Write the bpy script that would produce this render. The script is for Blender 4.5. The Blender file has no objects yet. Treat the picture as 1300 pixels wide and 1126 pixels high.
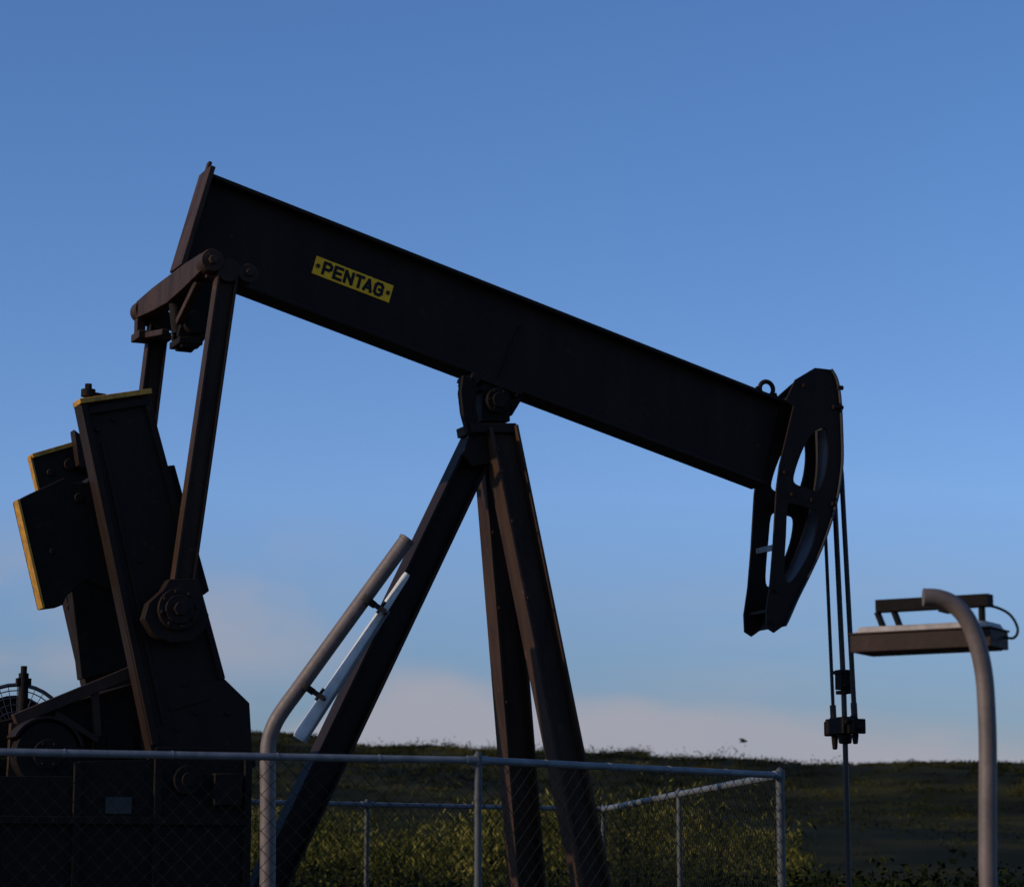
import bpy, bmesh, math, random
import numpy as np
from mathutils import Vector, Matrix
from mathutils.geometry import tessellate_polygon
random.seed(7); rng=np.random.default_rng(5)
scene=bpy.context.scene
scene.view_settings.view_transform='Standard'
scene.view_settings.look='None'
scene.view_settings.exposure=0
coll=scene.collection

# ------------------------------------------------------------ camera
F=3200.0; YH=1110.0; TILT=math.atan((YH-563)/F); CAM=Vector((0,0,1.45))
cd=bpy.data.cameras.new("camera"); cam=bpy.data.objects.new("camera",cd); coll.objects.link(cam)
cd.sensor_width=36; cd.lens=F/1300*36; cd.clip_end=6000; cd.clip_start=0.1
cam.location=CAM; cam.rotation_euler=(math.pi/2+TILT,0,0); scene.camera=cam
cd.dof.use_dof=True; cd.dof.focus_distance=17.0; cd.dof.aperture_fstop=4.5

# ---- survey helpers: turn measured sight lines into metric coordinates on real planes
def sight(px,py):
    x=(px-650)/F; y=-(py-563)/F
    return Vector((x, math.cos(TILT)-y*math.sin(TILT), math.sin(TILT)+y*math.cos(TILT)))
def atY(px,py,Y):
    d=sight(px,py); return CAM+d*(Y/d.y)
def atZ(px,py,z):
    d=sight(px,py); return CAM+d*((z-CAM.z)/d.z)
TH=math.radians(24); cs,sn=math.cos(TH),math.sin(TH)
O=atY(622,500,19.2); O.z=0
def L3(px,py,v):
    d=sight(px,py); n=Vector((-sn,cs,0))
    t=(v+O.dot(n)-CAM.dot(n))/d.dot(n)
    P=CAM+d*t-O
    return Vector((P.x*cs+P.y*sn, v, P.z))

# ------------------------------------------------------------ materials
def mat(name,c1,c2=None,rough=0.5,metal=0.0,scale=6.0,bump=0.15,bscale=40,spec=0.5,streak=False,rust=None):
    m=bpy.data.materials.new(name); m.use_nodes=True; nt=m.node_tree; N=nt.nodes; K=nt.links
    b=N["Principled BSDF"]; c2=c2 or tuple(x*0.6 for x in c1)
    tc=N.new("ShaderNodeTexCoord"); mp=N.new("ShaderNodeMapping")
    if streak: mp.inputs["Scale"].default_value=(1,1,0.18)
    K.new(tc.outputs["Object"],mp.inputs[0])
    n=N.new("ShaderNodeTexNoise"); n.inputs["Scale"].default_value=scale; n.inputs["Detail"].default_value=7; n.inputs["Roughness"].default_value=.65
    K.new(mp.outputs[0],n.inputs["Vector"])
    r=N.new("ShaderNodeValToRGB"); r.color_ramp.elements[0].position=.35; r.color_ramp.elements[1].position=.68
    r.color_ramp.elements[0].color=(*c2,1); r.color_ramp.elements[1].color=(*c1,1)
    K.new(n.outputs["Fac"],r.inputs[0]); col=r.outputs[0]
    if rust:
        n3=N.new("ShaderNodeTexNoise"); n3.inputs["Scale"].default_value=9; n3.inputs["Detail"].default_value=9; n3.inputs["Roughness"].default_value=.75
        K.new(tc.outputs["Object"],n3.inputs["Vector"])
        r3=N.new("ShaderNodeMapRange"); r3.inputs[1].default_value=.60; r3.inputs[2].default_value=.68; K.new(n3.outputs["Fac"],r3.inputs[0])
        mx=N.new("ShaderNodeMix"); mx.data_type='RGBA'; mx.inputs[7].default_value=(*rust,1)
        K.new(r3.outputs[0],mx.inputs[0]); K.new(col,mx.inputs[6]); col=mx.outputs[2]
    K.new(col,b.inputs["Base Color"])
    mr=N.new("ShaderNodeMapRange"); mr.inputs[3].default_value=max(0.05,rough-.12); mr.inputs[4].default_value=min(1,rough+.15)
    n2=N.new("ShaderNodeTexNoise"); n2.inputs["Scale"].default_value=bscale; n2.inputs["Detail"].default_value=5
    K.new(tc.outputs["Object"],n2.inputs["Vector"])
    K.new(n2.outputs["Fac"],mr.inputs[0]); K.new(mr.outputs[0],b.inputs["Roughness"])
    bp=N.new("ShaderNodeBump"); bp.inputs["Strength"].default_value=bump; bp.inputs["Distance"].default_value=.01
    K.new(n2.outputs["Fac"],bp.inputs["Height"]); K.new(bp.outputs[0],b.inputs["Normal"])
    b.inputs["Metallic"].default_value=metal
    b.inputs["Specular IOR Level"].default_value=spec
    return m
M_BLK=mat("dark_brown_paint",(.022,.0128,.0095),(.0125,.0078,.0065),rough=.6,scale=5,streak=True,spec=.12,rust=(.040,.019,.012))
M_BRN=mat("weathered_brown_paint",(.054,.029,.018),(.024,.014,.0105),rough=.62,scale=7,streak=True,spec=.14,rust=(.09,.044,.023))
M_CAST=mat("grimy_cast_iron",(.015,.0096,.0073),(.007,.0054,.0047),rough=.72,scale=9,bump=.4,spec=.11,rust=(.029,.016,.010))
M_ARC=mat("sky_sheen_arc_plate_paint",(.048,.049,.058),(.022,.022,.027),rough=.45,scale=6,streak=True,spec=.35)  # bluish grey paints the sky's pale reflection into the plate colour
M_YEL=mat("ochre_yellow_paint",(.56,.27,.012),(.26,.125,.012),rough=.5,scale=14,rust=(.05,.03,.02))
M_SIGNY=mat("yellow_sign_enamel",(.98,.50,.008),(.80,.38,.008),rough=.5,scale=12,spec=.25,rust=(.5,.25,.02))
M_INK=mat("black_lettering",(.010,.008,.007),(.008,.007,.006),rough=.6,spec=.2)
M_ROPE=mat("greased_wire_rope",(.03,.026,.025),(.015,.013,.013),rough=.5,scale=60,spec=.2)
M_GALV=mat("galvanised_tube",(.15,.165,.18),(.075,.09,.105),rough=.55,metal=.2,scale=9)
M_DULL=mat("dull_galvanised_post",(.060,.068,.072),(.032,.037,.04),rough=.6,metal=.1,scale=9)
M_PIPE=mat("grey_brown_painted_pipe",(.135,.103,.092),(.078,.060,.054),rough=.55,scale=10,rust=(.10,.058,.04))
M_WHITE=mat("aged_white_plastic",(.70,.71,.70),(.50,.52,.52),rough=.45,scale=8)
M_CREAM=mat("dirty_cream_housing",(.36,.31,.28),(.22,.19,.17),rough=.55,scale=14)
M_PLATE=mat("dirty_data_plate",(.03,.027,.024),(.016,.015,.013),rough=.6,scale=14)
M_LAMPB=mat("brown_lamp_housing",(.036,.019,.015),(.021,.0118,.0095),rough=.6,scale=10,spec=.15,rust=(.06,.03,.02))
M_CONC=mat("concrete",(.30,.28,.26),(.2,.19,.17),rough=.9,scale=4)
M_BLUEW=mat("blue_grey_wire",(.018,.026,.042),(.010,.015,.026),rough=.5)

# ------------------------------------------------------------ mesh builder
class B:
    def __init__(s): s.bm=bmesh.new()
    def faces(s,vs,fs):
        V=[s.bm.verts.new(v) for v in vs]
        for f in fs:
            try: s.bm.faces.new([V[i] for i in f])
            except ValueError: pass
    def obox(s,p1,p2,x,y,x0,x1,y0,y1):
        vs=[p+x*a+y*b for p in (p1,p2) for a,b in ((x0,y0),(x1,y0),(x1,y1),(x0,y1))]
        s.faces(vs,[(0,1,2,3),(7,6,5,4),(0,4,5,1),(1,5,6,2),(2,6,7,3),(3,7,4,0)])
    def box(s,c,size,rot=None):
        R=rot or Matrix.Identity(3); c=Vector(c)
        x,y,z=R.col[0],R.col[1],R.col[2]
        s.obox(c-z*size[2]/2,c+z*size[2]/2,x,y,-size[0]/2,size[0]/2,-size[1]/2,size[1]/2)
    def frame(s,a,hint=Vector((0,1,0))):
        a=a.normalized()
        y=(hint-a*hint.dot(a))
        if y.length<1e-3:
            hint=Vector((1,0,0)); y=(hint-a*hint.dot(a))
        y.normalize(); return a,y.cross(a),y
    def bar(s,p1,p2,w,t,hint=Vector((0,1,0))):
        a,x,y=s.frame(p2-p1,hint); s.obox(p1,p2,x,y,-w/2,w/2,-t/2,t/2)
    def ibeam(s,p1,p2,d,w,tf,tw,hint=Vector((0,1,0))):
        a,x,y=s.frame(p2-p1,hint)
        s.obox(p1,p2,x,y,-d/2,-d/2+tf,-w/2,w/2)
        s.obox(p1,p2,x,y,d/2-tf,d/2,-w/2,w/2)
        s.obox(p1,p2,x,y,-d/2+tf+.0005,d/2-tf-.0005,-tw/2,tw/2)
    def cyl(s,p1,p2,r,r2=None,seg=20):
        p1=Vector(p1);p2=Vector(p2); r2=r if r2 is None else r2
        a,x,y=s.frame(p2-p1,Vector((0,0,1)))
        vs=[];
        for p,rr in((p1,r),(p2,r2)):
            for i in range(seg):
                t=2*math.pi*i/seg; vs.append(p+x*math.cos(t)*rr+y*math.sin(t)*rr)
        fs=[tuple(range(seg)),tuple(range(2*seg-1,seg-1,-1))]+[(i,(i+1)%seg,seg+(i+1)%seg,seg+i) for i in range(seg)]
        s.faces(vs,fs)
    def tube(s,pts,r,seg=14,cap=True):
        pts=[Vector(p) for p in pts]; n=len(pts); vs=[]; y=None
        for i,p in enumerate(pts):
            a=(pts[min(i+1,n-1)]-pts[max(i-1,0)]).normalized()
            if y is None:
                h=Vector((0,0,1)) if abs(a.z)<.9 else Vector((1,0,0)); y=(h-a*h.dot(a)).normalized()
            else: y=(y-a*y.dot(a)).normalized()
            x=y.cross(a)
            rr=r[i] if isinstance(r,(list,tuple)) else r
            for k in range(seg):
                t=2*math.pi*k/seg; vs.append(p+x*math.cos(t)*rr+y*math.sin(t)*rr)
        fs=[(i*seg+k,i*seg+(k+1)%seg,(i+1)*seg+(k+1)%seg,(i+1)*seg+k) for i in range(n-1) for k in range(seg)]
        if cap: fs+= [tuple(range(seg)),tuple(range(n*seg-1,(n-1)*seg-1,-1))]
        s.faces(vs,fs)
    def prism(s,uz,v0,v1,holes=()):
        loops=[list(uz)]+[list(h) for h in holes]
        flat=[p for l in loops for p in l]; n=len(flat)
        vs=[Vector((p[0],v0,p[1])) for p in flat]+[Vector((p[0],v1,p[1])) for p in flat]
        if holes:
            tr=tessellate_polygon([[Vector((p[0],p[1],0)) for p in l] for l in loops])
            fs=[tuple(t) for t in tr]+[tuple(i+n for i in reversed(t)) for t in tr]
        else: fs=[tuple(range(n)),tuple(range(2*n-1,n-1,-1))]
        o=0
        for l in loops:
            m=len(l)
            for i in range(m): fs.append((o+i,o+(i+1)%m,n+o+(i+1)%m,n+o+i))
            o+=m
        s.faces(vs,fs)
    def pprism(s,px,v0,v1,holes=(),ref=None):
        ref=v0 if ref is None else ref
        q=lambda l:[(L3(a,b,ref).x,L3(a,b,ref).z) for a,b in l]
        s.prism(q(px),v0,v1,[q(h) for h in holes])
    def bolt(s,p,r=.02,l=.03,d=Vector((0,-1,0))):
        s.cyl(p,Vector(p)+d*l,r,seg=6)
    def torus(s,c,R,r,axis=Vector((0,1,0)),seg=28,arc=(0,2*math.pi)):
        a,x,y=s.frame(axis,Vector((0,0,1))); c=Vector(c)
        full=abs(arc[1]-arc[0]-2*math.pi)<1e-3
        s.tube([c+x*math.cos(t)*R+y*math.sin(t)*R for t in np.linspace(arc[0],arc[1],seg+1)],r,seg=8,cap=not full)
    def done(s,name,m,parent=None,bevel=0,smooth=True,label=None):
        bmesh.ops.recalc_face_normals(s.bm,faces=s.bm.faces[:])
        me=bpy.data.meshes.new(name); s.bm.to_mesh(me); s.bm.free()
        co=np.zeros(len(me.vertices)*3); me.vertices.foreach_get("co",co); co=co.reshape(-1,3)
        c=(co.max(0)+co.min(0))/2; me.vertices.foreach_set("co",(co-c).ravel())
        for mm in (m if isinstance(m,(list,tuple)) else [m]): me.materials.append(mm)
        if smooth:
            me.polygons.foreach_set("use_smooth",[True]*len(me.polygons)); me.set_sharp_from_angle(angle=math.radians(35))
        o=bpy.data.objects.new(name,me); coll.objects.link(o)
        o.location=Vector(c)-(PO.get(parent.name,Vector((0,0,0))) if parent else Vector((0,0,0)))
        if parent: o.parent=parent
        PO[o.name]=Vector(c)
        if bevel:
            b=o.modifiers.new("bevel","BEVEL"); b.width=bevel; b.segments=2; b.limit_method='ANGLE'; b.angle_limit=math.radians(40)
        if label: o["label"]=label
        return o
PO={}
def empty(name,loc,rotz,label,cat,group=None):
    e=bpy.data.objects.new(name,None); coll.objects.link(e); e.location=loc; e.rotation_euler=(0,0,rotz)
    e.empty_display_size=.3; e["label"]=label; e["category"]=cat
    if group: e["group"]=group
    PO[e.name]=Vector((0,0,0)); return e

# ============================================================ PUMPJACK
PJ=empty("pumpjack",(O.x,O.y,0),TH,"dark brown steel beam pumpjack with yellow-edged crank weights","pumpjack")
V=Vector
# ---- walking beam
vf=-.13
TL,TR,BL,BR=L3(275,222,vf),L3(1008,512,vf),L3(232,334,vf),L3(965,612,vf)
for p in (TL,TR,BL,BR): p.y=0
c1=(TL+BL)/2; c2=(TR+BR)/2; e1=(c2-c1).normalized(); e2=V((-e1.z,0,e1.x))
dep=((TL-BL).dot(e2)+(TR-BR).dot(e2))/2
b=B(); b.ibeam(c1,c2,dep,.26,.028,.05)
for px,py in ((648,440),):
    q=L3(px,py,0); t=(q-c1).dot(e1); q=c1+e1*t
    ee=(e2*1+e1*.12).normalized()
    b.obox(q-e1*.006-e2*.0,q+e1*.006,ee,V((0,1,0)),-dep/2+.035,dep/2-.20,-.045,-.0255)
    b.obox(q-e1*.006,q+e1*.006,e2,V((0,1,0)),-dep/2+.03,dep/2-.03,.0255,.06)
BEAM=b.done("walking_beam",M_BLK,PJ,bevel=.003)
b=B(); b.obox(c1-e1*.04,c1-e1*.001,e2,V((0,1,0)),-dep/2-.02,dep/2+.05,-.15,.15)
b.obox(c1-e1*.036,c1-e1*.01,e2,V((0,1,0)),dep/2+.051,dep/2+.12,-.03,.03)
b.done("end_plate",M_BRN,BEAM,bevel=.004)
# lifting eye
q=L3(973,494,0); b=B(); b.torus(q,.062,.02,seg=24)
qb=c1+e1*(q-c1).dot(e1)+e2*dep/2
b.bar(q-e1*.075-e2*.01,qb-e1*.10,.03,.035); b.bar(q+e1*.075-e2*.01,qb+e1*.12,.03,.035)
b.obox(qb-e1*.14+e2*.002,qb+e1*.18+e2*.002,e2,V((0,1,0)),0,.022,-.06,.06)
b.done("lifting_eye",M_BLK,BEAM,bevel=.003)
# name plate with block lettering
sc=L3(448,355,-.03); sc=V((sc.x,0,sc.z)); b=B()
b.obox(sc-e1*.325,sc+e1*.325,e2,V((0,1,0)),-.072,.072,-.034,-.026)
SIGN=b.done("name_plate",M_SIGNY,BEAM,bevel=.002)
for sgn in(-1,1):
    b=B(); cc_=sc+e1*.294*sgn
    for k in range(3):
        a_=k*math.pi/3; d_=e1*math.cos(a_)+e2*math.sin(a_)
        b.bar(cc_-d_*.019+V((0,-.036-.0004*k,0)),cc_+d_*.019+V((0,-.036-.0004*k,0)),.008,.003)
    b.cyl(cc_+V((0,-.0345,0)),cc_+V((0,-.043,0)),.010,seg=10)
    b.done("rivet",M_INK,SIGN)
GL={'P':[[(0,0),(0,1),(.72,1),(1,.84),(1,.58),(.72,.43),(0,.43)]],
 'E':[[(1,1),(0,1),(0,0),(1,0)],[(0,.5),(.85,.5)]],
 'N':[[(0,0),(0,1)],[(0,1),(1,0)],[(1,0),(1,1)]],
 'T':[[(0,1),(1,1)],[(.5,1),(.5,0)]],
 'A':[[(0,0),(.5,1)],[(.5,1),(1,0)],[(.2,.28),(.8,.28)]],
 'G':[[(1,.76),(.98,.84),(.75,1),(.25,1),(0,.82),(0,.18),(.25,0),(.75,0),(1,.16),(1,.48),(.58,.48)]]}
b=B(); k=0; lw,lh,sw=.058,.086,.024
offs=[0,.091,.180,.268,.343,.432]
x0=-(offs[-1]+lw)/2
for ox_,ch in zip(offs,"PENTAG"):
    ox=x0+ox_
    for pl in GL[ch]:
        for (xa,ya),(xb,yb) in zip(pl[:-1],pl[1:]):
            A=sc+e1*(ox+xa*lw)+e2*((ya-.5)*lh); C_=sc+e1*(ox+xb*lw)+e2*((yb-.5)*lh)
            d_=(C_-A).normalized()*sw*.40; yy=V((0,-.0355-.00012*(k%9),0)); b.bar(A-d_+yy,C_+d_+yy,sw,.0018); k+=1
b.done("lettering",M_INK,SIGN,smooth=False)

# ---- horse head
outer=[(1010,482),(1035,467),(1053,469),(1060,482),(1064,505),(1066,540),(1067,580),(1065,605),(1060,635),(1051,667),(1040,697),(1025,730),(1010,760),(999,785),(994,795),(983,803),(974,797),(973,775),(978,740),(982,690),(986,620),(990,590),(1008,515),(998,508)]
h1=[(1049,545),(1039,545),(1028,555),(1017,576),(1008,604),(1010,614),(1023,619),(1038,623),(1045,611),(1050,592),(1052,568)]
h2=[(1000,643),(1007,639),(1028,645),(1038,650),(1036,675),(1029,699),(1017,722),(1004,739),(997,734),(996,715),(998,680)]
h2f=[(1007,650),(1013,644),(1028,647),(1036,652),(1034,675),(1027,698),(1016,720),(1006,738),(1001,734),(1001,715),(1004,680)]
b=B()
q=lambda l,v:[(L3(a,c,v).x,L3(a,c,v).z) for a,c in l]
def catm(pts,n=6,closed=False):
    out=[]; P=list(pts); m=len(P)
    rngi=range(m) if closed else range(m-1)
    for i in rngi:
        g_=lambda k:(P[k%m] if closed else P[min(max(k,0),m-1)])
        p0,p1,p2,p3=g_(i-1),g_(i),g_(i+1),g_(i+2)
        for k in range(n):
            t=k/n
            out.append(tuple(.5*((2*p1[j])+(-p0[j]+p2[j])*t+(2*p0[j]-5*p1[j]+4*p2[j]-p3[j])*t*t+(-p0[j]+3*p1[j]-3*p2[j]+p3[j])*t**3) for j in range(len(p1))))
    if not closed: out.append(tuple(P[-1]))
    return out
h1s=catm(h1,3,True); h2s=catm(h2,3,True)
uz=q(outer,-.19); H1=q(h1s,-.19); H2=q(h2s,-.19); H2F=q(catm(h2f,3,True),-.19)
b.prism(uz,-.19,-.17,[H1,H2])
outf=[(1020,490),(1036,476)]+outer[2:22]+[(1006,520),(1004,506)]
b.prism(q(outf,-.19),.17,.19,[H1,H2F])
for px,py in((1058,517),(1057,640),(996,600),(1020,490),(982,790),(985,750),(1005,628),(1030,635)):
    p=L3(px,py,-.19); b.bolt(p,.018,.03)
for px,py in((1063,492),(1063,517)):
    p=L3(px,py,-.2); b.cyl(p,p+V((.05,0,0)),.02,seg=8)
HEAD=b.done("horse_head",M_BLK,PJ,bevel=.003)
arcpx=outer[2:15]; arc=q(arcpx,-.19)
arcs=catm(arc,3)
b=B(); inn=[(p[0]-.018,p[1]) for p in arcs]; out_=[(p[0]+.006,p[1]) for p in arcs]
b.prism(out_+inn[::-1],-.168,.168)
b.prism([(p[0]+.018,p[1]) for p in arcs]+[(p[0]+.0065,p[1]) for p in arcs][::-1],-.215,.215)
b.done("arc_plate",M_ARC,HEAD)
for px,py in((1018,631),(985,775),(1025,500)):
    b=B(); p=L3(px,py,-.17); b.box((p.x,0,p.z),(.12 if py!=500 else .08,.338,.022)); b.done("spreader",M_BLK,HEAD)
b=B(); p=L3(985,693,-.19); b.bar(p+V((.03,.355,.0)),p+V((.03,.02,.0)),.045,.02,V((1,0,0)))
b.done("latch_bar",M_GALV,HEAD)
# ---- bridle, carrier bar, rod
umax=max(p[0] for p in arcs)+.035
lean=.065; ub=umax+lean
zc=L3(1075,925,0).z
def ropepts(v,zend):
    pts=[]
    for p in arcs:
        if p[1]>L3(1067,590,-.19).z: pts.append(V((p[0]+.032,v,p[1])))
    pts=pts[2:]; pts.append(V((umax,v,L3(1067,600,-.19).z))); 
    zz=pts[-1].z
    for k in range(1,13): pts.append(V((umax+lean*k/12,v*(1+.12*k/12),zz+(zend-zz)*k/12)))
    return pts
for v,rr in((-.140,.021),(.150,.015)):
    b=B(); b.tube(ropepts(v,zc),rr,seg=8); 
    b.cyl((ub-.008,v*1.11,zc+.20),(ub,v*1.12,zc-.02),.026,seg=10)
    b.done("bridle_rope",M_ROPE,PJ)
b=B(); b.box((ub,0,zc),(.09,.44,.09)); b.box((ub,0,zc+.07),(.12,.16,.05)); b.box((ub-.03,.03,zc+.02),(.11,.28,.13))
for v,l_ in((-.155,.13),(.160,.16)):
    b.cyl((ub,v,zc-.045),(ub,v,zc-l_),.030,.020,seg=10); b.cyl((ub-.01,v,zc+.045),(ub-.01,v,zc+.1),.040,.030,seg=10)
    b.box((ub,v*1.40,zc+.01),(.11,.035,.12))
b.cyl((ub,0,zc-.12),(ub,0,zc-.045),.05,.06,seg=12)
b.bolt(V((ub,-.22,zc)),.03,.05); b.bolt(V((ub-.05,-.06,zc+.05)),.025,.10)
b.done("carrier_bar",M_CAST,PJ,bevel=.010)
zr=L3(1075,863,0).z
b=B(); b.box((ub,0,zr),(.11,.10,.16)); b.box((ub,-.0,zr-.1),(.07,.15,.03)); b.box((ub,0,zr+.06),(.13,.12,.03))
for s in(-1,1): b.bolt(V((ub+.03*s,-.05,zr+.03)),.014,.03); b.bolt(V((ub+.03*s,-.05,zr-.05)),.014,.03)
b.done("rod_clamp",M_CAST,PJ,bevel=.004)
M_ROD=mat("oily_steel_rod",(.040,.029,.024),(.018,.013,.012),rough=.5,scale=20,spec=.3)
b=B(); b.tube([(ub+.005,0,.02),(ub,0,zc),(ub-.005,0,zr),(umax+.01,0,L3(1066,610,0).z)],.022,seg=12); b.done("polished_rod",M_ROD,PJ)

# ---- samson post
def ext(pt,pb,z):
    d=pb-pt; return pt+d*((z-pt.z)/d.z)
legs=[(L3(634,545,-.13),L3(733,1035,-.50),.238,.2),(L3(624,560,.13),L3(662,1035,.50),.238,.2)]
for a,c,d,w in legs:
    b=B(); b.ibeam(a,ext(a,c,.36),d,w,.022,.018)
    p=ext(a,c,.36); b.box((p.x,p.y,.345),(.40,.30,.03))
    for t in (.06,.12,.25,.45,.7):
        p=a.lerp(c,t); b.bolt(p+V((-.095,-.1,0)),.013,.014)
    b.done("leg",M_BRN,PJ,bevel=.003)
a=L3(613,552,0); c=L3(382,1035,0)
b=B(); b.ibeam(a,ext(a,c,.36),.24,.2,.022,.018)
b.done("leg",M_BLK,PJ,bevel=.003)
b=B()
pa=ext(*legs[0][:2],1.0); pb=ext(*legs[1][:2],1.0); b.bar(pa+V((0,.11,0)),pb-V((0,.11,0)),.10,.10,V((1,0,0)))
b.done("cross_tie",M_BRN,PJ)
# post head / centre bearing
b=B()
b.pprism([(598,537),(656,537),(654,549),(600,549)],-.2,.10)
hp=[(596,550),(652,550),(652,572),(640,604),(622,588),(600,592),(588,575)]
b.pprism(hp,-.14,-.10)
b.pprism(hp,.08,.12,ref=0)
b.done("post_head",M_BLK,PJ,bevel=.006)
b=B()
b.pprism([(612,535),(648,535),(646,505),(638,492),(620,490),(612,503)],-.13,.04)
p=L3(629,510,-.13); b.cyl(V((p.x,-.20,p.z)),V((p.x,.08,p.z)),.098,seg=28); b.cyl(V((p.x,-.23,p.z)),V((p.x,-.20,p.z)),.06,seg=20)
for k in range(6):
    t=k*math.pi/3; b.bolt(V((p.x+.078*math.cos(t),-.20,p.z+.078*math.sin(t))),.012,.015)
clampp=[(588,476),(602,480),(607,492),(604,515),(608,534),(606,556),(595,550),(588,524),(585,498)]
b.pprism(clampp,-.17,-.10)
b.pprism([(650,528),(664,505),(660,498),(648,508)],-.1,-.05)
b.done("centre_bearing",M_CAST,PJ,bevel=.010)
b=B(); m=c1+e1*((L3(622,478,0)-c1).dot(e1))-e2*(dep/2)
b.obox(m-e1*.20,m+e1*.24,e2,V((0,1,0)),-.035,-.001,-.15,.15)
b.obox(m-e1*.10,m+e1*.15,e2,V((0,1,0)),-.10,-.036,-.12,.06)
for s in(-.17,.20):
    for v in(-.135,.135):
        b.cyl(m+e1*s+V((0,v,0))-e2*.06,m+e1*s+V((0,v,0))-e2*.0355,.018,seg=8)
b.cyl(m-e1*.17-e2*.05+V((0,-.17,0)),m-e1*.17-e2*.05+V((0,.06,0)),.038,seg=14)
b.done("saddle",M_BLK,PJ,bevel=.004)

# ---- tail bearing and equaliser
VP=.86
en=L3(266,333,-VP); pn=L3(288,345,-VP); 
b=B()
for s in(-1,1):
    for (y0,y1,h0,h1_,d0,d1) in((0,.40,.20,.18,-.02,-.01),(.40,VP-.02,.18,.13,-.01,0)):
        x0,x1=-.06,.06
        vs=[]
        for yy,h,dz in((y0,h0,d0),(y1,h1_,d1)):
            for xx,zz in((x0,-h/2),(x1,-h/2),(x1,h/2),(x0,h/2)): vs.append(V((en.x+xx,s*yy,en.z+zz+dz)))
        b.faces(vs,[(0,1,2,3),(7,6,5,4),(0,4,5,1),(1,5,6,2),(2,6,7,3),(3,7,4,0)])
for s in(-1,1):
    y=s*VP
    b.cyl((en.x,y-.075,en.z),(en.x,y+.075,en.z),.082,seg=24)
    b.cyl((pn.x+.145,y-.06,pn.z-.01),(pn.x+.145,y+.06,pn.z-.01),.070,seg=24)
    b.box(((en.x+pn.x+.145)/2,y+.045,en.z-.06),(.30,.04,.09))
    b.bolt(V((en.x,y-.075,en.z)),.035,.03); b.bolt(V((pn.x+.145,y-.06,pn.z-.01)),.03,.03)
b.box((en.x+.05,VP-.08,en.z-.22),(.26,.22,.06)); b.box((en.x-.02,VP-.0,en.z-.13),(.07,.08,.13))
b.bar(V((en.x-.01,-.18,en.z-.30)),V((en.x,-.62,en.z-.09)),.05,.06,V((1,0,0)))
b.bar(V((en.x-.01,.18,en.z-.30)),V((en.x,.72,en.z-.22)),.045,.06,V((1,0,0)))
b.done("equaliser",M_BRN,PJ,bevel=.006)
b=B()
tb=L3(240,415,0)
tp=[(236,345),(272,352),(270,385),(263,412),(256,432),(246,446),(226,444),(220,428),(228,400)]
b.pprism(tp,-.12,-.07,ref=0); b.pprism(tp,.03,.07,ref=0)
b.cyl((tb.x,-.18,tb.z),(tb.x,.14,tb.z),.085,seg=24)
b.box((tb.x-.02,0,tb.z-.13),(.18,.26,.05))
b.cyl((tb.x-.08,0,tb.z-.06),(en.x,0,en.z-.05),.05,seg=14)
b.pprism([(232,340),(275,356),(272,366),(228,350)],-.14,.14,ref=0)
b.done("tail_bearing",M_CAST,PJ,bevel=.006)

# ---- pitman arms
wn=L3(222,775,-VP)
pb_=L3(231,742,-VP)
for s,(t,bo) in ((-1,(pn,pb_)),(1,(V((pn.x,VP,pn.z)),L3(158,760,VP)))):
    b=B(); b.ibeam(t,bo,.15,.11,.018,.014); b.cyl((t.x,t.y-.058,t.z),(t.x,t.y+.058,t.z),.085,seg=20)
    P=b.done("pitman_arm",M_BRN,PJ,bevel=.003)
    w=bo+(wn-pb_)
    b=B()
    def off(x,y): 
        p=L3(x,y,-VP); return (p.x-wn.x+w.x,p.z-wn.z+w.z)
    b.prism([off(*k) for k in((212,736),(248,736),(250,752),(262,782),(256,802),(240,814),(214,817),(192,806),(180,786),(186,766),(204,750))],w.y-.06,w.y+.06)
    b.cyl((w.x,w.y-.10,w.z),(w.x,w.y-.06,w.z),.145,seg=32); b.cyl((w.x,w.y-.125,w.z),(w.x,w.y-.10,w.z),.10,seg=28); b.cyl((w.x,w.y-.16,w.z),(w.x,w.y-.125,w.z),.05,seg=6)
    for k in range(8):
        tt=k*math.pi/4+.2; b.bolt(V((w.x+.122*math.cos(tt),w.y-.10,w.z+.122*math.sin(tt))),.016,.022)
    b.cyl((w.x,w.y+(.06 if s<0 else -.06),w.z),(w.x,w.y-.2*s,w.z),.06,seg=16)
    b.done("wrist_pin_bearing",M_BLK,P,bevel=.004)

# ---- cranks
n0=-.76
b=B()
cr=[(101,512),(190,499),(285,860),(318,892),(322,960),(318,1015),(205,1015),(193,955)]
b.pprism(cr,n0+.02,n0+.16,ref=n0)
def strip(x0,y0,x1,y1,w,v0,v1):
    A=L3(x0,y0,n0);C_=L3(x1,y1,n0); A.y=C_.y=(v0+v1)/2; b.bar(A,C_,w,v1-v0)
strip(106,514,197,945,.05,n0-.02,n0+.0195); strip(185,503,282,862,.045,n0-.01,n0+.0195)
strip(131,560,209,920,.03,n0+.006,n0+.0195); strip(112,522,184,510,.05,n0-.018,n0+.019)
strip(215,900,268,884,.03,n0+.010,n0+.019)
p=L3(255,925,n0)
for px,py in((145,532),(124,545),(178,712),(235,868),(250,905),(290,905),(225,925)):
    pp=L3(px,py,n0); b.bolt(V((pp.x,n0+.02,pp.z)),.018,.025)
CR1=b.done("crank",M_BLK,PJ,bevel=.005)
shaft=V((p.x,0,p.z))
b=B(); 
A=L3(100,514,n0); C_=L3(191,501,n0); A.y=C_.y=n0+.065
A=A+V((0,0,.022)); C_=C_+V((0,0,.022)); b.bar(A,C_,.036,.20)
b.done("edge_stripe",M_YEL,CR1,bevel=.003)
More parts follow.
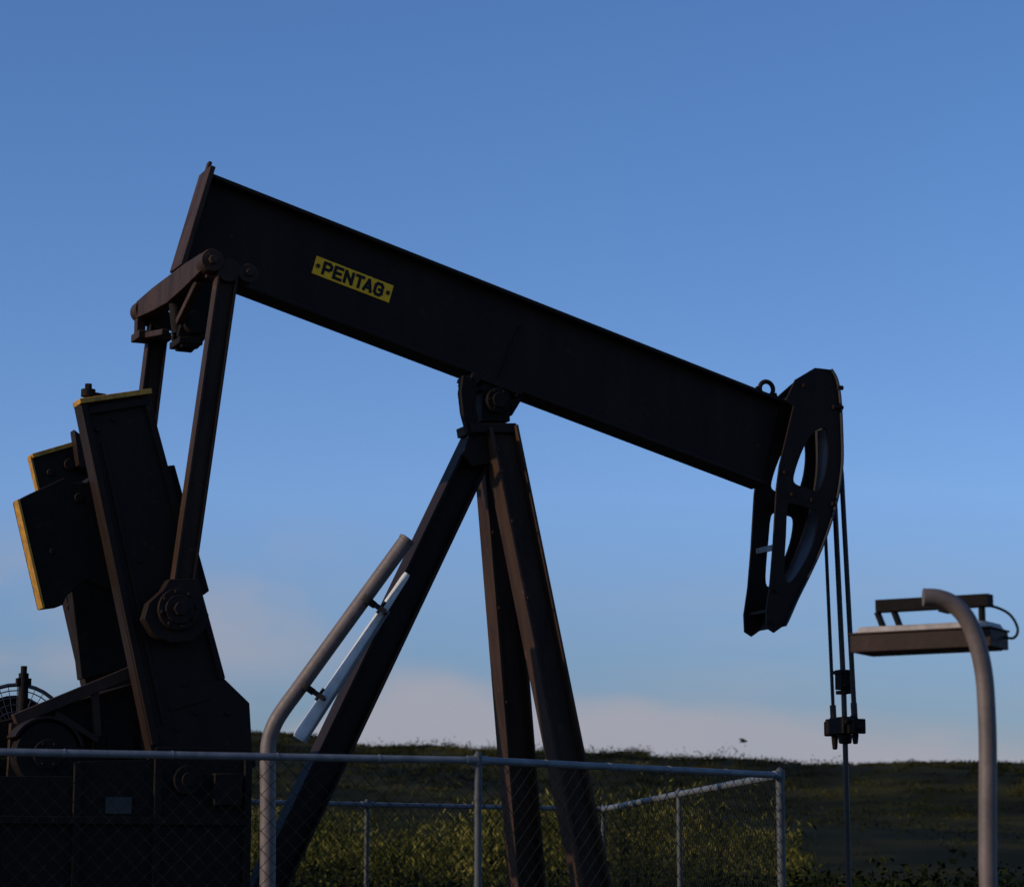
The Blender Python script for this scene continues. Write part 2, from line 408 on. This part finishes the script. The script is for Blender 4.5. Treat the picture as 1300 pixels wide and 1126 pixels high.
b=B(); p=L3(112,500,n0+.05); b.cyl(p-V((0,0,.02)),p+V((0,0,.03)),.05,seg=14); b.cyl(p+V((0,0,.03)),p+V((0,0,.07)),.025,seg=6); b.bar(p,p+V((.12,0,-.01)),.03,.04)
b.done("adjusting_bolt",M_CAST,CR1)
b=B(); w0=-.585
wp_=[(25,633),(35,628),(82,606),(90,612),(110,612),(116,604),(222,590),(266,750),(256,757),(200,764),(150,752),(110,735),(84,757),(80,768),(57,771)]
b.pprism(wp_,w0,w0+.22)
for px,py,r in((100,632,.035),(66,700,.022),(240,700,.03),(130,628,.025)):
    p=L3(px,py,w0); b.cyl((p.x,w0-.02,p.z),(p.x,w0,p.z),r,seg=12)
CW=b.done("counterweight",M_CAST,CR1,bevel=.008)
b=B(); A=L3(24,634,w0); C_=L3(56,772,w0); A.y=C_.y=w0+.05; b.bar(A+V((-.006,0,0)),C_+V((-.006,0,0)),.018,.13); b.done("edge_stripe",M_YEL,CW,bevel=.002)
# far crank
f0=.60
b=B()
b.pprism([(43,580),(106,562),(205,860),(240,900),(240,960),(190,1000),(130,960),(108,866)],f0,f0+.15)
for px,py,r in((88,590,.045),(63,600,.025),(100,640,.03),(95,800,.03),(88,770,.025)):
    p=L3(px,py,f0); b.cyl((p.x,f0-.03,p.z),(p.x,f0,p.z),r,seg=14)
b.pprism([(94,545),(108,556),(120,600),(100,590)],f0-.12,f0-.001)
CR2=b.done("crank",M_BLK,PJ,bevel=.005)
b=B(); A=L3(41,581,f0); C_=L3(106,562,f0); A.y=C_.y=f0+.07; b.bar(A+V((0,0,.012)),C_+V((0,0,.012)),.032,.18); b.done("edge_stripe",M_YEL,CR2,bevel=.002)
b=B(); A=L3(41,580,f0); C_=L3(51,622,f0); A.y=C_.y=f0+.04; b.bar(A+V((-.01,0,0)),C_+V((-.01,0,0)),.015,.09); b.done("edge_stripe",M_YEL,CR2,bevel=.002)
b=B(); b.pprism([(74,640),(150,625),(190,765),(175,845),(104,862),(92,760)],f0-.17,f0-.03); b.done("counterweight",M_CAST,CR2,bevel=.006)

# ---- gearbox
b=B(); g0=-.46
b.pprism([(0,915),(40,905),(110,885),(165,868),(190,862),(250,868),(300,900),(312,940),(312,1060),(300,1160),(-20,1160),(-20,930)],g0,-g0)
b.pprism([(-30,962),(322,962),(322,974),(-30,974)],g0-.05,-g0+.05,ref=g0)
for px,py,r in((150,945,.18),(255,940,.24)):
    p=L3(px,py,g0); b.cyl((p.x,g0-.05,p.z),(p.x,g0,p.z),r,seg=36); b.cyl((p.x,g0-.08,p.z),(p.x,g0-.05,p.z),r*.55,seg=28)
for x in range(-20,320,34):
    p=L3(x,968,g0-.05); b.cyl(p+V((0,.03,-.06)),p+V((0,.03,.06)),.018,seg=6)
GB=b.done("gearbox",M_CAST,PJ,bevel=.008)
b=B(); b.cyl((shaft.x,n0+.17,shaft.z),(shaft.x,.59,shaft.z),.09,seg=20); b.done("crankshaft",M_CAST,PJ)
b=B()
def br(x0,y0,x1,y1,w,t,v):
    A=L3(x0,y0,v);C_=L3(x1,y1,v); b.bar(A,C_,w,t)
br(178,848,18,914,.08,.08,-.52); br(120,876,124,935,.05,.05,-.52); br(180,852,184,960,.05,.05,-.52)
br(18,918,10,1040,.06,.06,-.52); br(124,940,70,905,.04,.04,-.52)
b.done("guard_frame",M_BRN,PJ,bevel=.004)
gp=-.95
b=B(); p=L3(56,958,-.70)
b.cyl((p.x,-.76,p.z),(p.x,-.55,p.z),.20,seg=40); b.cyl((p.x,-.79,p.z),(p.x,-.76,p.z),.215,seg=40); b.cyl((p.x,-.82,p.z),(p.x,-.79,p.z),.10,seg=28)
for k in range(6):
    t=k*math.pi/3; b.bolt(V((p.x+.075*math.cos(t),-.82,p.z+.075*math.sin(t))),.012,.015)
b.done("brake_drum",M_CAST,PJ,bevel=.006)
b=B(); t_s=np.linspace(.25,math.pi*.85,18)
b.prism([(p.x+.255*math.cos(t),p.z+.255*math.sin(t)) for t in t_s]+[(p.x+.235*math.cos(t),p.z+.235*math.sin(t)) for t in t_s[::-1]],-.80,-.54)
b.done("drum_cover",M_BLK,PJ,bevel=.003)
b=B(); b.pprism([(-10,985),(95,985),(100,966),(188,964),(200,948),(318,950),(318,1100),(316,1180),(-20,1180)],gp,gp+.02)
for x,y0 in((-8,990),(98,968),(200,956),(314,956)):
    p=L3(x,y0,gp); b.bar(V((p.x,gp-.02,p.z)),V((p.x,gp-.02,.3)),.05,.038)
A=L3(-8,1040,gp);C_=L3(316,1040,gp); b.bar(V((A.x,gp-.022,A.z)),V((C_.x,gp-.022,A.z)),.05,.040)
b.done("guard_panel",M_CAST,PJ,bevel=.003)
b=B(); p=L3(236,990,gp); b.cyl((p.x,gp-.06,p.z),(p.x,gp-.001,p.z),.10,seg=26); b.cyl((p.x,gp-.08,p.z),(p.x,gp-.06,p.z),.05,seg=20); b.done("inspection_cover",M_CAST,PJ,bevel=.006)
b=B(); b.box(L3(288,1002,gp-.04),(.20,.07,.22)); b.done("junction_box",M_CAST,PJ,bevel=.01)
b=B()
p=L3(30,860,-.2); b.cyl(p-V((0,0,.35)),p+V((0,0,.03)),.035,seg=14); b.cyl(p+V((0,0,.03)),p+V((0,0,.08)),.022,seg=10); b.box(p-V((0,0,.03)),(.10,.05,.05))
b.done("breather",M_CAST,GB)
b=B(); gc=L3(20,936,.1)
for R_ in(.13,.18,.23,.28,.33,.37): b.torus(gc,R_,.004 if R_<.36 else .014,axis=V((.15,1,0)),seg=36)
for k in range(18):
    a=math.pi*k/18; b.cyl(gc+V((.36*math.cos(a),-.05*math.cos(a),.36*math.sin(a))),gc-V((.36*math.cos(a),-.05*math.cos(a),.36*math.sin(a))),.003,seg=6)
b.done("wire_guard",M_BLUEW,PJ)
b=B(); b.cyl(gc+V((0,.06,0)),gc+V((0,.30,0)),.30,seg=32); b.done("drive_pulley",M_CAST,PJ)
b=B(); p=L3(150,1022,gp); b.box((p.x,gp-.006,p.z),(.18,.006,.11)); b.done("data_plate",M_PLATE,PJ)
# ---- skid base
b=B()
for v in(-.62,.62): b.ibeam(V((-4.3,v,.2)),V((1.3,v,.2)),.26,.18,.02,.016)
for u in(-4.1,-2.9,-1.75,-.6,.75): b.box((u,0,.2),(.16,1.05,.22))
b.box((-1.95,0,.33),(.5,.3,.025))
b.done("skid_base",M_BRN,PJ)
b=B(); b.box((-3.1,0,.55),(2.2,.8,.44)); b.done("gearbox_pedestal",M_CAST,PJ,bevel=.01)

# ============================================================ LAMPS
def lampempty(loc,label):
    return empty("street_lamp",loc,0,label,"lamp")
YL=9.5
base=atY(1254,1037,YL)
E=lampempty((base.x,YL,0),"hooked grey pole carrying brown rectangular floodlight on bracket"); PO[E.name]=V((base.x,YL,0))
cl=[(1254,1100),(1254,1020),(1254,945),(1252,890),(1249,855),(1243,825),(1234,798),(1222,778),(1207,765),(1190,759),(1172,758)]
cl3=[tuple(atY(a,c,YL)) for a,c in cl]; pts=[V((base.x,YL,0))]+[V(p) for p in catm(cl3,5)]
b=B(); b.tube(pts,.034,seg=24); b.done("pole",M_PIPE,E)
b=B(); b.cyl((base.x,YL,0),(base.x,YL,.03),.11,seg=24); b.done("base_flange",M_PIPE,E)
ang=math.radians(-30); R=Matrix.Rotation(ang,3,'Z'); X=R.col[0].copy(); Yv=R.col[1].copy(); Z=V((0,0,1))
fc=atY(1179,813,9.82)
LL=.575;WW=.205
def lb(b,x0,x1,y0,y1,z0,z1,taper=0):
    vs=[]
    for z,tp in((z0,0),(z1,taper)):
        for x,y in((x0+tp,y0+tp),(x1-tp,y0+tp),(x1-tp,y1-tp),(x0+tp,y1-tp)): vs.append(fc+X*x+Yv*y+Z*z)
    b.faces(vs,[(0,1,2,3),(7,6,5,4),(0,4,5,1),(1,5,6,2),(2,6,7,3),(3,7,4,0)])
b=B()
lb(b,-LL/2,LL/2,-WW/2,WW/2,-.042,.026)
lb(b,-LL/2-.006,LL/2+.006,-WW/2-.006,WW/2+.006,.0265,.034)
LB=b.done("luminaire_housing",M_LAMPB,E,bevel=.003)
b=B(); lb(b,-LL/2+.02,LL/2-.01,-WW/2+.01,WW/2-.01,.0345,.058,.012); b.done("top_cover",M_CREAM,LB,bevel=.004)
b=B(); lb(b,-LL/2+.02,LL/2-.02,-WW/2+.02,WW/2-.02,-.046,-.0425); b.done("lens",M_LAMPB,LB)
b=B(); lb(b,-LL/2+.08,LL/2-.03,-.03,.03,.120,.168)
for x in(-.20,-.13): 
    b.bar(fc+X*(x-.01)+Z*.12,fc+X*(x+.015)+Z*.055,.016,.04,Yv)
for x in(.15,.22): b.bar(fc+X*x+Z*.12,fc+X*x+Z*.055,.016,.04,Yv)
lb(b,.06,.13,-.05,.05,.105,.1179)
b.done("mounting_bracket",mat("black_bracket_steel",(.006,.005,.0045),(.004,.0035,.003),rough=.7,spec=.1),E,bevel=.002)
b=B()
cab=[atY(1240,768,9.7),atY(1262,770,9.7),atY(1282,780,9.7),atY(1292,798,9.7),atY(1286,810,9.7),atY(1266,806,9.75)]
b.tube([V(p) for p in catm([tuple(p) for p in cab],5)],.0055,seg=8); b.done("cable",M_INK,E)

YT=15.0
bx=atY(340,1037,YT).x
E2=lampempty((bx,YT,0),"bent grey pipe post holding slim white tube light, leaning beside pumpjack"); PO[E2.name]=V((bx,YT,0))
cl=[(340,1100),(340,1000),(340,960),(342,938),(349,918),(360,900),(374,881),(440,790),(515,687)]
cl3=[tuple(atY(a,c,YT)) for a,c in cl]
body=catm(cl3[:7],5)[:-1]+[cl3[6],cl3[7],cl3[8]]
b=B(); b.tube([V((bx,YT,0))]+[V(p) for p in body],.047,seg=24)
ax=(V(cl3[8])-V(cl3[7])).normalized(); tip=V(cl3[8])
b.cyl(tip+ax*.001,tip+ax*.02,.05,seg=24)
b.done("pole",M_PIPE,E2)
b=B(); b.cyl(tip+ax*.0205,tip+ax*.024,.038,seg=24); b.done("open_end_dark",M_INK,E2)  # black disc painted in for the dark hollow of the open pipe
A=atY(517,728,15.12); C_=atY(379,938,15.12)
b=B(); dd=(C_-A).normalized(); nx=V((dd.z,0,-dd.x)); nx=nx if nx.x<0 else -nx
b.tube([A,A.lerp(C_,.02),A.lerp(C_,.35),A.lerp(C_,.98),C_],[.018,.022,.030,.043,.036],seg=20)
T1=b.done("tube_light",M_WHITE,E2)
b=B(); b.bar(A+dd*.25-nx*.034,C_-nx*.044,.010,.05); b.done("mounting_channel",M_GALV,T1)
for (x,y) in((467,762),(389,872)):
    b=B()
    p=atY(x,y,YT); b.cyl(p-ax*.02,p+ax*.02,.056,seg=20)
    q1=p-nx*.05; b.bar(q1,q1-nx*.075,.03,.05); b.cyl(q1-nx*.07-V((0,.03,0)),q1-nx*.07+V((0,.13,0)),.012,seg=8)
    b.cyl(q1-nx*.04-ax*.035,q1-nx*.04+ax*.05,.01,seg=8)
    b.done("clamp",M_INK,E2)

# ============================================================ FENCE
ZF=2.0
FP=[atZ(-60,953.5,ZF),atZ(607,965,ZF),atZ(990,984,ZF),atZ(862,1008,ZF),atZ(766,1027,ZF)]
FPb=[FP[4],atZ(466,1021,ZF),atZ(150,1014,ZF),atZ(-120,1010,ZF)]
E3=empty("chain_link_fence",(FP[2].x,FP[2].y,0),0,"dull galvanised chain-link fence with tubular rails around pumpjack","fence"); PO[E3.name]=V((FP[2].x,FP[2].y,0))
def g(p,z): return V((p.x,p.y,z))
runs=[(FP[0],FP[1],.018),(FP[1],FP[2],.019),(FP[2],FP[3],.022),(FP[3],FP[4],.024),(FPb[0],FPb[1],.02),(FPb[1],FPb[2],.02),(FPb[2],FPb[3],.02)]
for i,(a_,c_,r) in enumerate(runs):
    b=B(); b.cyl(g(a_,ZF),g(c_,ZF),r,seg=14)
    d=(g(c_,0)-g(a_,0)); 
    for t in(.0,1.0):
        p=g(a_,ZF).lerp(g(c_,ZF),t); q2=g(a_,ZF).lerp(g(c_,ZF),t+(.06/d.length)*(1 if t==0 else -1)); b.cyl(p,q2,r+.005,seg=14)
    nt_=int(d.length/.45)
    for k in range(1,nt_):
        p=g(a_,ZF).lerp(g(c_,ZF),k/nt_); b.cyl(p-d.normalized()*.004,p+d.normalized()*.004,r+.003,seg=10)
    b.done("top_rail",M_GALV,E3)
posts=[p for p in FP[1:]]+FPb[1:]
for i,p in enumerate(posts):
    b=B(); rr=.024 if i==1 else .019
    b.cyl(g(p,0),g(p,ZF-.02),rr,seg=16); b.cyl(g(p,ZF-.02),g(p,ZF+.028),rr+.004,rr+.003,seg=16); b.cyl(g(p,ZF+.028),g(p,ZF+.045),rr,.008,seg=16)
    for zz in(1.82,1.2,.5): b.cyl(g(p,zz-.012),g(p,zz+.012),rr+.003,seg=16)
    b.done("post",M_DULL,E3)
M_WIRE=mat("chain_link_wire",(.020,.024,.021),(.012,.014,.013),rough=.85,metal=.0,spec=.05)
def chain(a_,c_,step):
    a0=g(a_,0); d=g(c_,0)-a0; Lg=d.length; d.normalize(); n=V((-d.y,d.x,0)); z0,z1=.04,ZF-.01; Hh=z1-z0
    b=B(); r=.0013
    for sgn in(1,-1):
        c=-Hh if sgn>0 else 0
        while c<(Lg if sgn>0 else Lg+Hh):
            if sgn>0: zs=max(0,-c); ze=min(Hh,Lg-c)
            else: zs=max(0,c-Lg); ze=min(Hh,c)
            if ze-zs>.01:
                P1=a0+d*(c+sgn*zs)+V((0,0,z0+zs))+n*.002*sgn; P2=a0+d*(c+sgn*ze)+V((0,0,z0+ze))+n*.002*sgn
                A_,x,y=b.frame(P2-P1,n); b.obox(P1,P2,x,y,-r,r,-r,r)
            c+=step
    b.done("wire_mesh",M_WIRE,E3,smooth=False)
for a_,c_,r in runs[:6]: chain(a_,c_,.085)

# ============================================================ SETTING
def foliage_mat(name,dark,light,yellow,scale,rnd=(.5,1.2)):
    m=bpy.data.materials.new(name); m.use_nodes=True; nt=m.node_tree; N=nt.nodes; K=nt.links; b=N["Principled BSDF"]
    g_=N.new("ShaderNodeNewGeometry"); n=N.new("ShaderNodeTexNoise"); n.inputs["Scale"].default_value=scale; n.inputs["Detail"].default_value=6; n.inputs["Roughness"].default_value=.65
    K.new(g_.outputs["Position"],n.inputs["Vector"])
    r=N.new("ShaderNodeValToRGB"); e=r.color_ramp.elements; e[0].position=.42; e[0].color=(*dark,1); e[1].position=.63; e[1].color=(*yellow,1)
    k=e.new(.52); k.color=(*light,1)
    K.new(n.outputs["Fac"],r.inputs[0])
    mx=N.new("ShaderNodeMix"); mx.data_type='RGBA'; mx.blend_type='MULTIPLY'; mx.inputs[0].default_value=1
    ri=N.new("ShaderNodeMapRange"); ri.inputs[3].default_value=rnd[0]; ri.inputs[4].default_value=rnd[1]
    K.new(g_.outputs["Random Per Island"],ri.inputs[0]); K.new(r.outputs[0],mx.inputs[6]); K.new(ri.outputs[0],mx.inputs[7]); K.new(mx.outputs[2],b.inputs["Base Color"])
    b.inputs["Roughness"].default_value=.95; b.inputs["Specular IOR Level"].default_value=.02
    return m
M_SCRUB=foliage_mat("hill_scrub",(.008,.010,.004),(.018,.020,.0065),(.055,.050,.015),.045,(.85,1.1))
M_RIDGE=foliage_mat("hazed_ridge_leaves",(.010,.013,.0065),(.016,.019,.009),(.025,.027,.012),.03,(.85,1.1))  # greyer greens put distance haze into the leaf colour
M_REED=foliage_mat("thicket_leaves",(.024,.028,.007),(.085,.086,.019),(.20,.17,.042),.45)
M_BUSH=foliage_mat("shaded_bush_leaves",(.006,.009,.0035),(.012,.017,.006),(.022,.028,.009),.4)  # very dark greens colour these leaves as if they stood in shadow
M_GRASS=foliage_mat("hill_grass",(.008,.0095,.0035),(.015,.016,.0055),(.032,.029,.009),.045,(1,1))
M_GRAV=mat("dark_gravel_ground",(.06,.055,.045),(.03,.035,.02),rough=.95,scale=.6,bump=.6,bscale=30,spec=.1)
def struct(o,k="structure",label=None):
    o["kind"]=k; 
    if label: o["label"]=label
b=B(); b.faces([V((-1800,-60,0)),V((1800,-60,0)),V((1800,3000,0)),V((-1800,3000,0))],[(0,1,2,3)])
o=b.done("ground",M_GRAV,smooth=False); struct(o)
b=B(); 
RM=Matrix.Rotation(TH,3,'Z'); cc=RM@V((-1.4,0,0))+V((O.x,O.y,0)); b.box((cc.x,cc.y,.035),(6.4,2.2,.07),RM); o=b.done("pavement",M_CONC,bevel=.01); struct(o)
def ridge(az):
    px=650+math.tan(az)*F
    xp=[-3000,-600,0,330,400,470,540,620,740,800,840,930,1040,1160,1300,2000,4000]; yp=[963,955,948,944,946,957,954,960,966,963,972,973,979,977,980,974,964]
    yv=np.interp(px,xp,yp)
    return 650*(YH-yv)/F+1.45
def hz(x,y):
    r=math.hypot(x,y); az=math.atan2(x,y)
    t=min(1,max(0,(r-70)/(650-70))); s=.35*t+.65*t*t*(3-2*t)
    nz=3.0*math.sin(x*.021+1)*math.cos(y*.017)+2.0*math.sin(x*.053+y*.031)
    if r>650: s=1-(r-650)/1200
    return -.4+s*(ridge(az)+.4-.6)+nz*t*(1-t)*2.2
azs=np.linspace(-.75,.75,150); rs=np.concatenate([np.linspace(70,650,80),np.linspace(680,1200,8)])
b=B(); vs=[];fs=[]
for r in rs:
    for a_ in azs:
        x,y=r*math.sin(a_),r*math.cos(a_); vs.append(V((x,y,hz(x,y))))
n=len(azs)
for i in range(len(rs)-1):
    for j in range(n-1): fs.append((i*n+j,i*n+j+1,(i+1)*n+j+1,(i+1)*n+j))
b.faces(vs,fs); o=b.done("hillside",M_GRASS); struct(o)

def leafmesh(name,cent,rad,squash,per,lsize,m,vert=False,label=None,rin=.45,lumpy=.35):
    N=len(cent); cent=np.array(cent); rad=np.array(rad)
    C=np.repeat(cent,per,0); Rr=np.repeat(rad,per)
    d=rng.normal(size=(N*per,3)); d/=np.linalg.norm(d,axis=1)[:,None]
    lump=1+lumpy*np.sin(d[:,0]*5+C[:,0])*np.cos(d[:,2]*6+C[:,1])
    sq=np.repeat(rng.uniform(squash*.5,squash*1.3,N),per)
    d[:,2]=np.abs(d[:,2])*sq
    P=C+d*(Rr*lump*rng.uniform(rin,1,N*per))[:,None]
    ls=np.repeat(np.broadcast_to(lsize,(N,)),per)*rng.uniform(.5,1.4,N*per)
    a=rng.normal(size=(N*per,3)); 
    if vert: a*= np.array([.7,.7,0]); a[:,2]=1
    a/=np.linalg.norm(a,axis=1)[:,None]
    c=np.cross(a,rng.normal(size=(N*per,3))); c/=np.linalg.norm(c,axis=1)[:,None]
    A=a*ls[:,None]; Cc=c*ls[:,None]*(.25 if vert else .6)
    vs=np.stack([P-A,P+Cc,P+A,P-Cc],1).reshape(-1,3)
    k=N*per; me=bpy.data.meshes.new(name); me.vertices.add(4*k); me.vertices.foreach_set("co",vs.ravel())
    me.loops.add(4*k); me.loops.foreach_set("vertex_index",np.arange(4*k)); me.polygons.add(k); me.polygons.foreach_set("loop_start",np.arange(0,4*k,4)); me.polygons.foreach_set("loop_total",np.full(k,4)); me.update(calc_edges=True)
    me.materials.append(m); o=bpy.data.objects.new(name,me); coll.objects.link(o); o["kind"]="stuff"
    if label: o["label"]=label
    return o
cent=[];rad=[];ls=[]
for i in range(7500):
    r=150+475*rng.random()**.6; a_=rng.uniform(-.24,.24)
    x,y=r*math.sin(a_),r*math.cos(a_)
    if math.sin(x*.05+y*.02)+math.sin(y*.05-x*.015)+rng.normal()*.6<-1.0: continue
    R_=min(4.5 if r<480 else 1.6,rng.lognormal(.40,.45)*(.5+r/700)); cent.append((x,y,hz(x,y)-.3)); rad.append(R_); ls.append(.05+.0003*r)
leafmesh("hill_scrub",cent,rad,.55,75,np.array(ls),M_SCRUB,label="dark scrub and low bushes covering hillside",rin=.3)
cent=[];rad=[]
for i in range(1300):
    a_=rng.uniform(-.24,.24); r=rng.uniform(632,656)
    k=math.sin(a_*97)+math.sin(a_*41+2)+.9*math.sin(a_*223)
    x,y=r*math.sin(a_),r*math.cos(a_); R_=rng.uniform(.6,1.1)+max(0,k)*.70
    cent.append((x,y,hz(x,y)-.6)); rad.append(R_)
leafmesh("ridge_wood",cent,rad,.8,110,.15,M_RIDGE,label="distant dark trees along hill crest",rin=.1,lumpy=.1)
cent=[];rad=[]
for i in range(2400):
    y=rng.uniform(42,72); x=rng.uniform(-.24,.24)*y
    k=math.sin(x*.7)+math.sin(x*.31+y*.3+1)+.6*math.sin(x*1.7+2)
    z=1.0+.02*(y-36)+rng.uniform(-.3,.9)+.32*k
    if x/y>.11: z-=1.6
    if x/y>.135: z-=.6
    cent.append((x,y,max(0,z))); rad.append(rng.uniform(.4,.9))
    if rng.random()<.4: cent.append((x,y,max(0,z-1))); rad.append(.7)
leafmesh("thicket",cent,rad,.9,60,.065,M_REED,vert=True,label="yellow-green leafy thicket behind fence",rin=.3)
cent=[];rad=[]
for i in range(1100):
    y=rng.uniform(28,33); x=rng.uniform(-.24,.24)*y
    z=rng.uniform(0,1.25)
    cent.append((x,y,z)); rad.append(rng.uniform(.3,.5))
leafmesh("bushes",cent,rad,.9,55,.042,M_BUSH,label="low dark bushes behind fence")

# bird
p=atY(944,941,150); b=B()
b.tube([p+V((-.22,0,-.02)),p+V((-.1,0,0)),p+V((.1,0,.02)),p+V((.24,0,.03))],[.02,.07,.08,.02],seg=10)
for s in(-1,1):
    b.faces([p+V((.1,0,.05)),p+V((-.08,0,.04)),p+V((-.28+.04*s,s*.3,.15+.05*s)),p+V((-.02+.1*s,s*.35,.18))],[(0,1,2,3)])
b.faces([p+V((-.2,-.03,-.02)),p+V((-.2,.03,-.02)),p+V((-.36,.08,-.04)),p+V((-.36,-.08,-.04))],[(0,1,2,3)])
o=b.done("bird",M_INK); o["label"]="small dark bird gliding above the hill crest"; o["category"]="bird"

# ============================================================ LIGHT
SUNV=V((-.80,-.36,.36)).normalized(); el=math.asin(SUNV.z); az=math.atan2(SUNV.x,SUNV.y)
sd=bpy.data.lights.new("sun","SUN"); sd.energy=2.9; sd.angle=math.radians(.5); sd.color=(1,.79,.56)
so=bpy.data.objects.new("sun",sd); coll.objects.link(so); so.rotation_euler=SUNV.to_track_quat('Z','Y').to_euler(); so.location=(-20,-10,20)
w=bpy.data.worlds.new("World"); scene.world=w; w.use_nodes=True; nt=w.node_tree; N=nt.nodes; K=nt.links
bg=N["Background"]; bg.inputs[1].default_value=.125
sky=N.new("ShaderNodeTexSky"); sky.sky_type='NISHITA'; sky.sun_disc=False; sky.sun_elevation=el; sky.sun_rotation=az; sky.air_density=1.0; sky.dust_density=.5; sky.ozone_density=2.5
tcw=N.new("ShaderNodeTexCoord")
sp=N.new("ShaderNodeSeparateXYZ"); K.new(tcw.outputs["Generated"],sp.inputs[0])
def M(op,a,c=None,d=None,clamp=False):
    n=N.new("ShaderNodeMath"); n.operation=op; n.use_clamp=clamp
    for i,v in enumerate((a,c,d)):
        if v is None: continue
        if isinstance(v,(int,float)): n.inputs[i].default_value=v
        else: K.new(v,n.inputs[i])
    return n.outputs[0]
def noise(sc,scale,detail,rough):
    mp=N.new("ShaderNodeMapping"); mp.inputs["Scale"].default_value=sc; K.new(tcw.outputs["Generated"],mp.inputs[0])
    n=N.new("ShaderNodeTexNoise"); n.inputs["Scale"].default_value=scale; n.inputs["Detail"].default_value=detail; n.inputs["Roughness"].default_value=rough
    K.new(mp.outputs[0],n.inputs["Vector"]); return n.outputs["Fac"]
def ss(v,a,c):
    m=N.new("ShaderNodeMapRange"); m.interpolation_type='SMOOTHSTEP'; m.inputs[1].default_value=a; m.inputs[2].default_value=c; K.new(v,m.inputs[0]); return m.outputs[0]
ysafe=M('MAXIMUM',sp.outputs["Y"],.15)
t_=M('DIVIDE',sp.outputs["X"],ysafe); e_=M('DIVIDE',sp.outputs["Z"],ysafe)
ramp=N.new("ShaderNodeValToRGB"); K.new(ss(sp.outputs["Z"],.0,.34),ramp.inputs[0])
ramp.color_ramp.elements[0].color=(.37,.42,.60,1); ramp.color_ramp.elements[1].color=(.52,.73,1.04,1)
k=ramp.color_ramp.elements.new(.40); k.color=(.61,.75,1.08,1)
tint=N.new("ShaderNodeMix"); tint.data_type='RGBA'; tint.blend_type='MULTIPLY'; tint.inputs[0].default_value=1
K.new(sky.outputs[0],tint.inputs[6]); K.new(ramp.outputs[0],tint.inputs[7])
# low cloud bank
right=M('MULTIPLY',M('MAXIMUM',M('ADD',t_,.045),0),.10); left=M('MULTIPLY',M('MAXIMUM',M('SUBTRACT',-.045,t_),0),.45)
top=M('SUBTRACT',M('SUBTRACT',.079,right),left)
nA=noise((1,1,3),14,5,.5)
topn=M('ADD',top,M('MULTIPLY',M('SUBTRACT',nA,.5),.026))
bank=ss(M('SUBTRACT',topn,e_),-.006,.012)
nB=noise((1,1,2.2),9,5,.5)
patchmask=M('MULTIPLY',M('MULTIPLY',ss(e_,.065,.090),ss(e_,.150,.105)),ss(t_,-.03,-.11))
patch=M('MULTIPLY',ss(nB,.36,.62),patchmask)
nC=noise((1,1,6),5,4,.5)
wisp=M('MULTIPLY',M('MULTIPLY',ss(nC,.45,.7),ss(e_,.15,.05)),.30)
f1=M('MULTIPLY',bank,M('ADD',M('MULTIPLY',nB,.5),.60)); f2=M('MULTIPLY',patch,.60)
ftot=M('MINIMUM',M('MAXIMUM',M('MAXIMUM',f1,f2),wisp),.95)
mc=N.new("ShaderNodeMix"); mc.data_type='RGBA'; mc.inputs[7].default_value=(2.95,2.95,3.40,1)
K.new(ftot,mc.inputs[0]); K.new(tint.outputs[2],mc.inputs[6]); K.new(mc.outputs[2],bg.inputs[0])
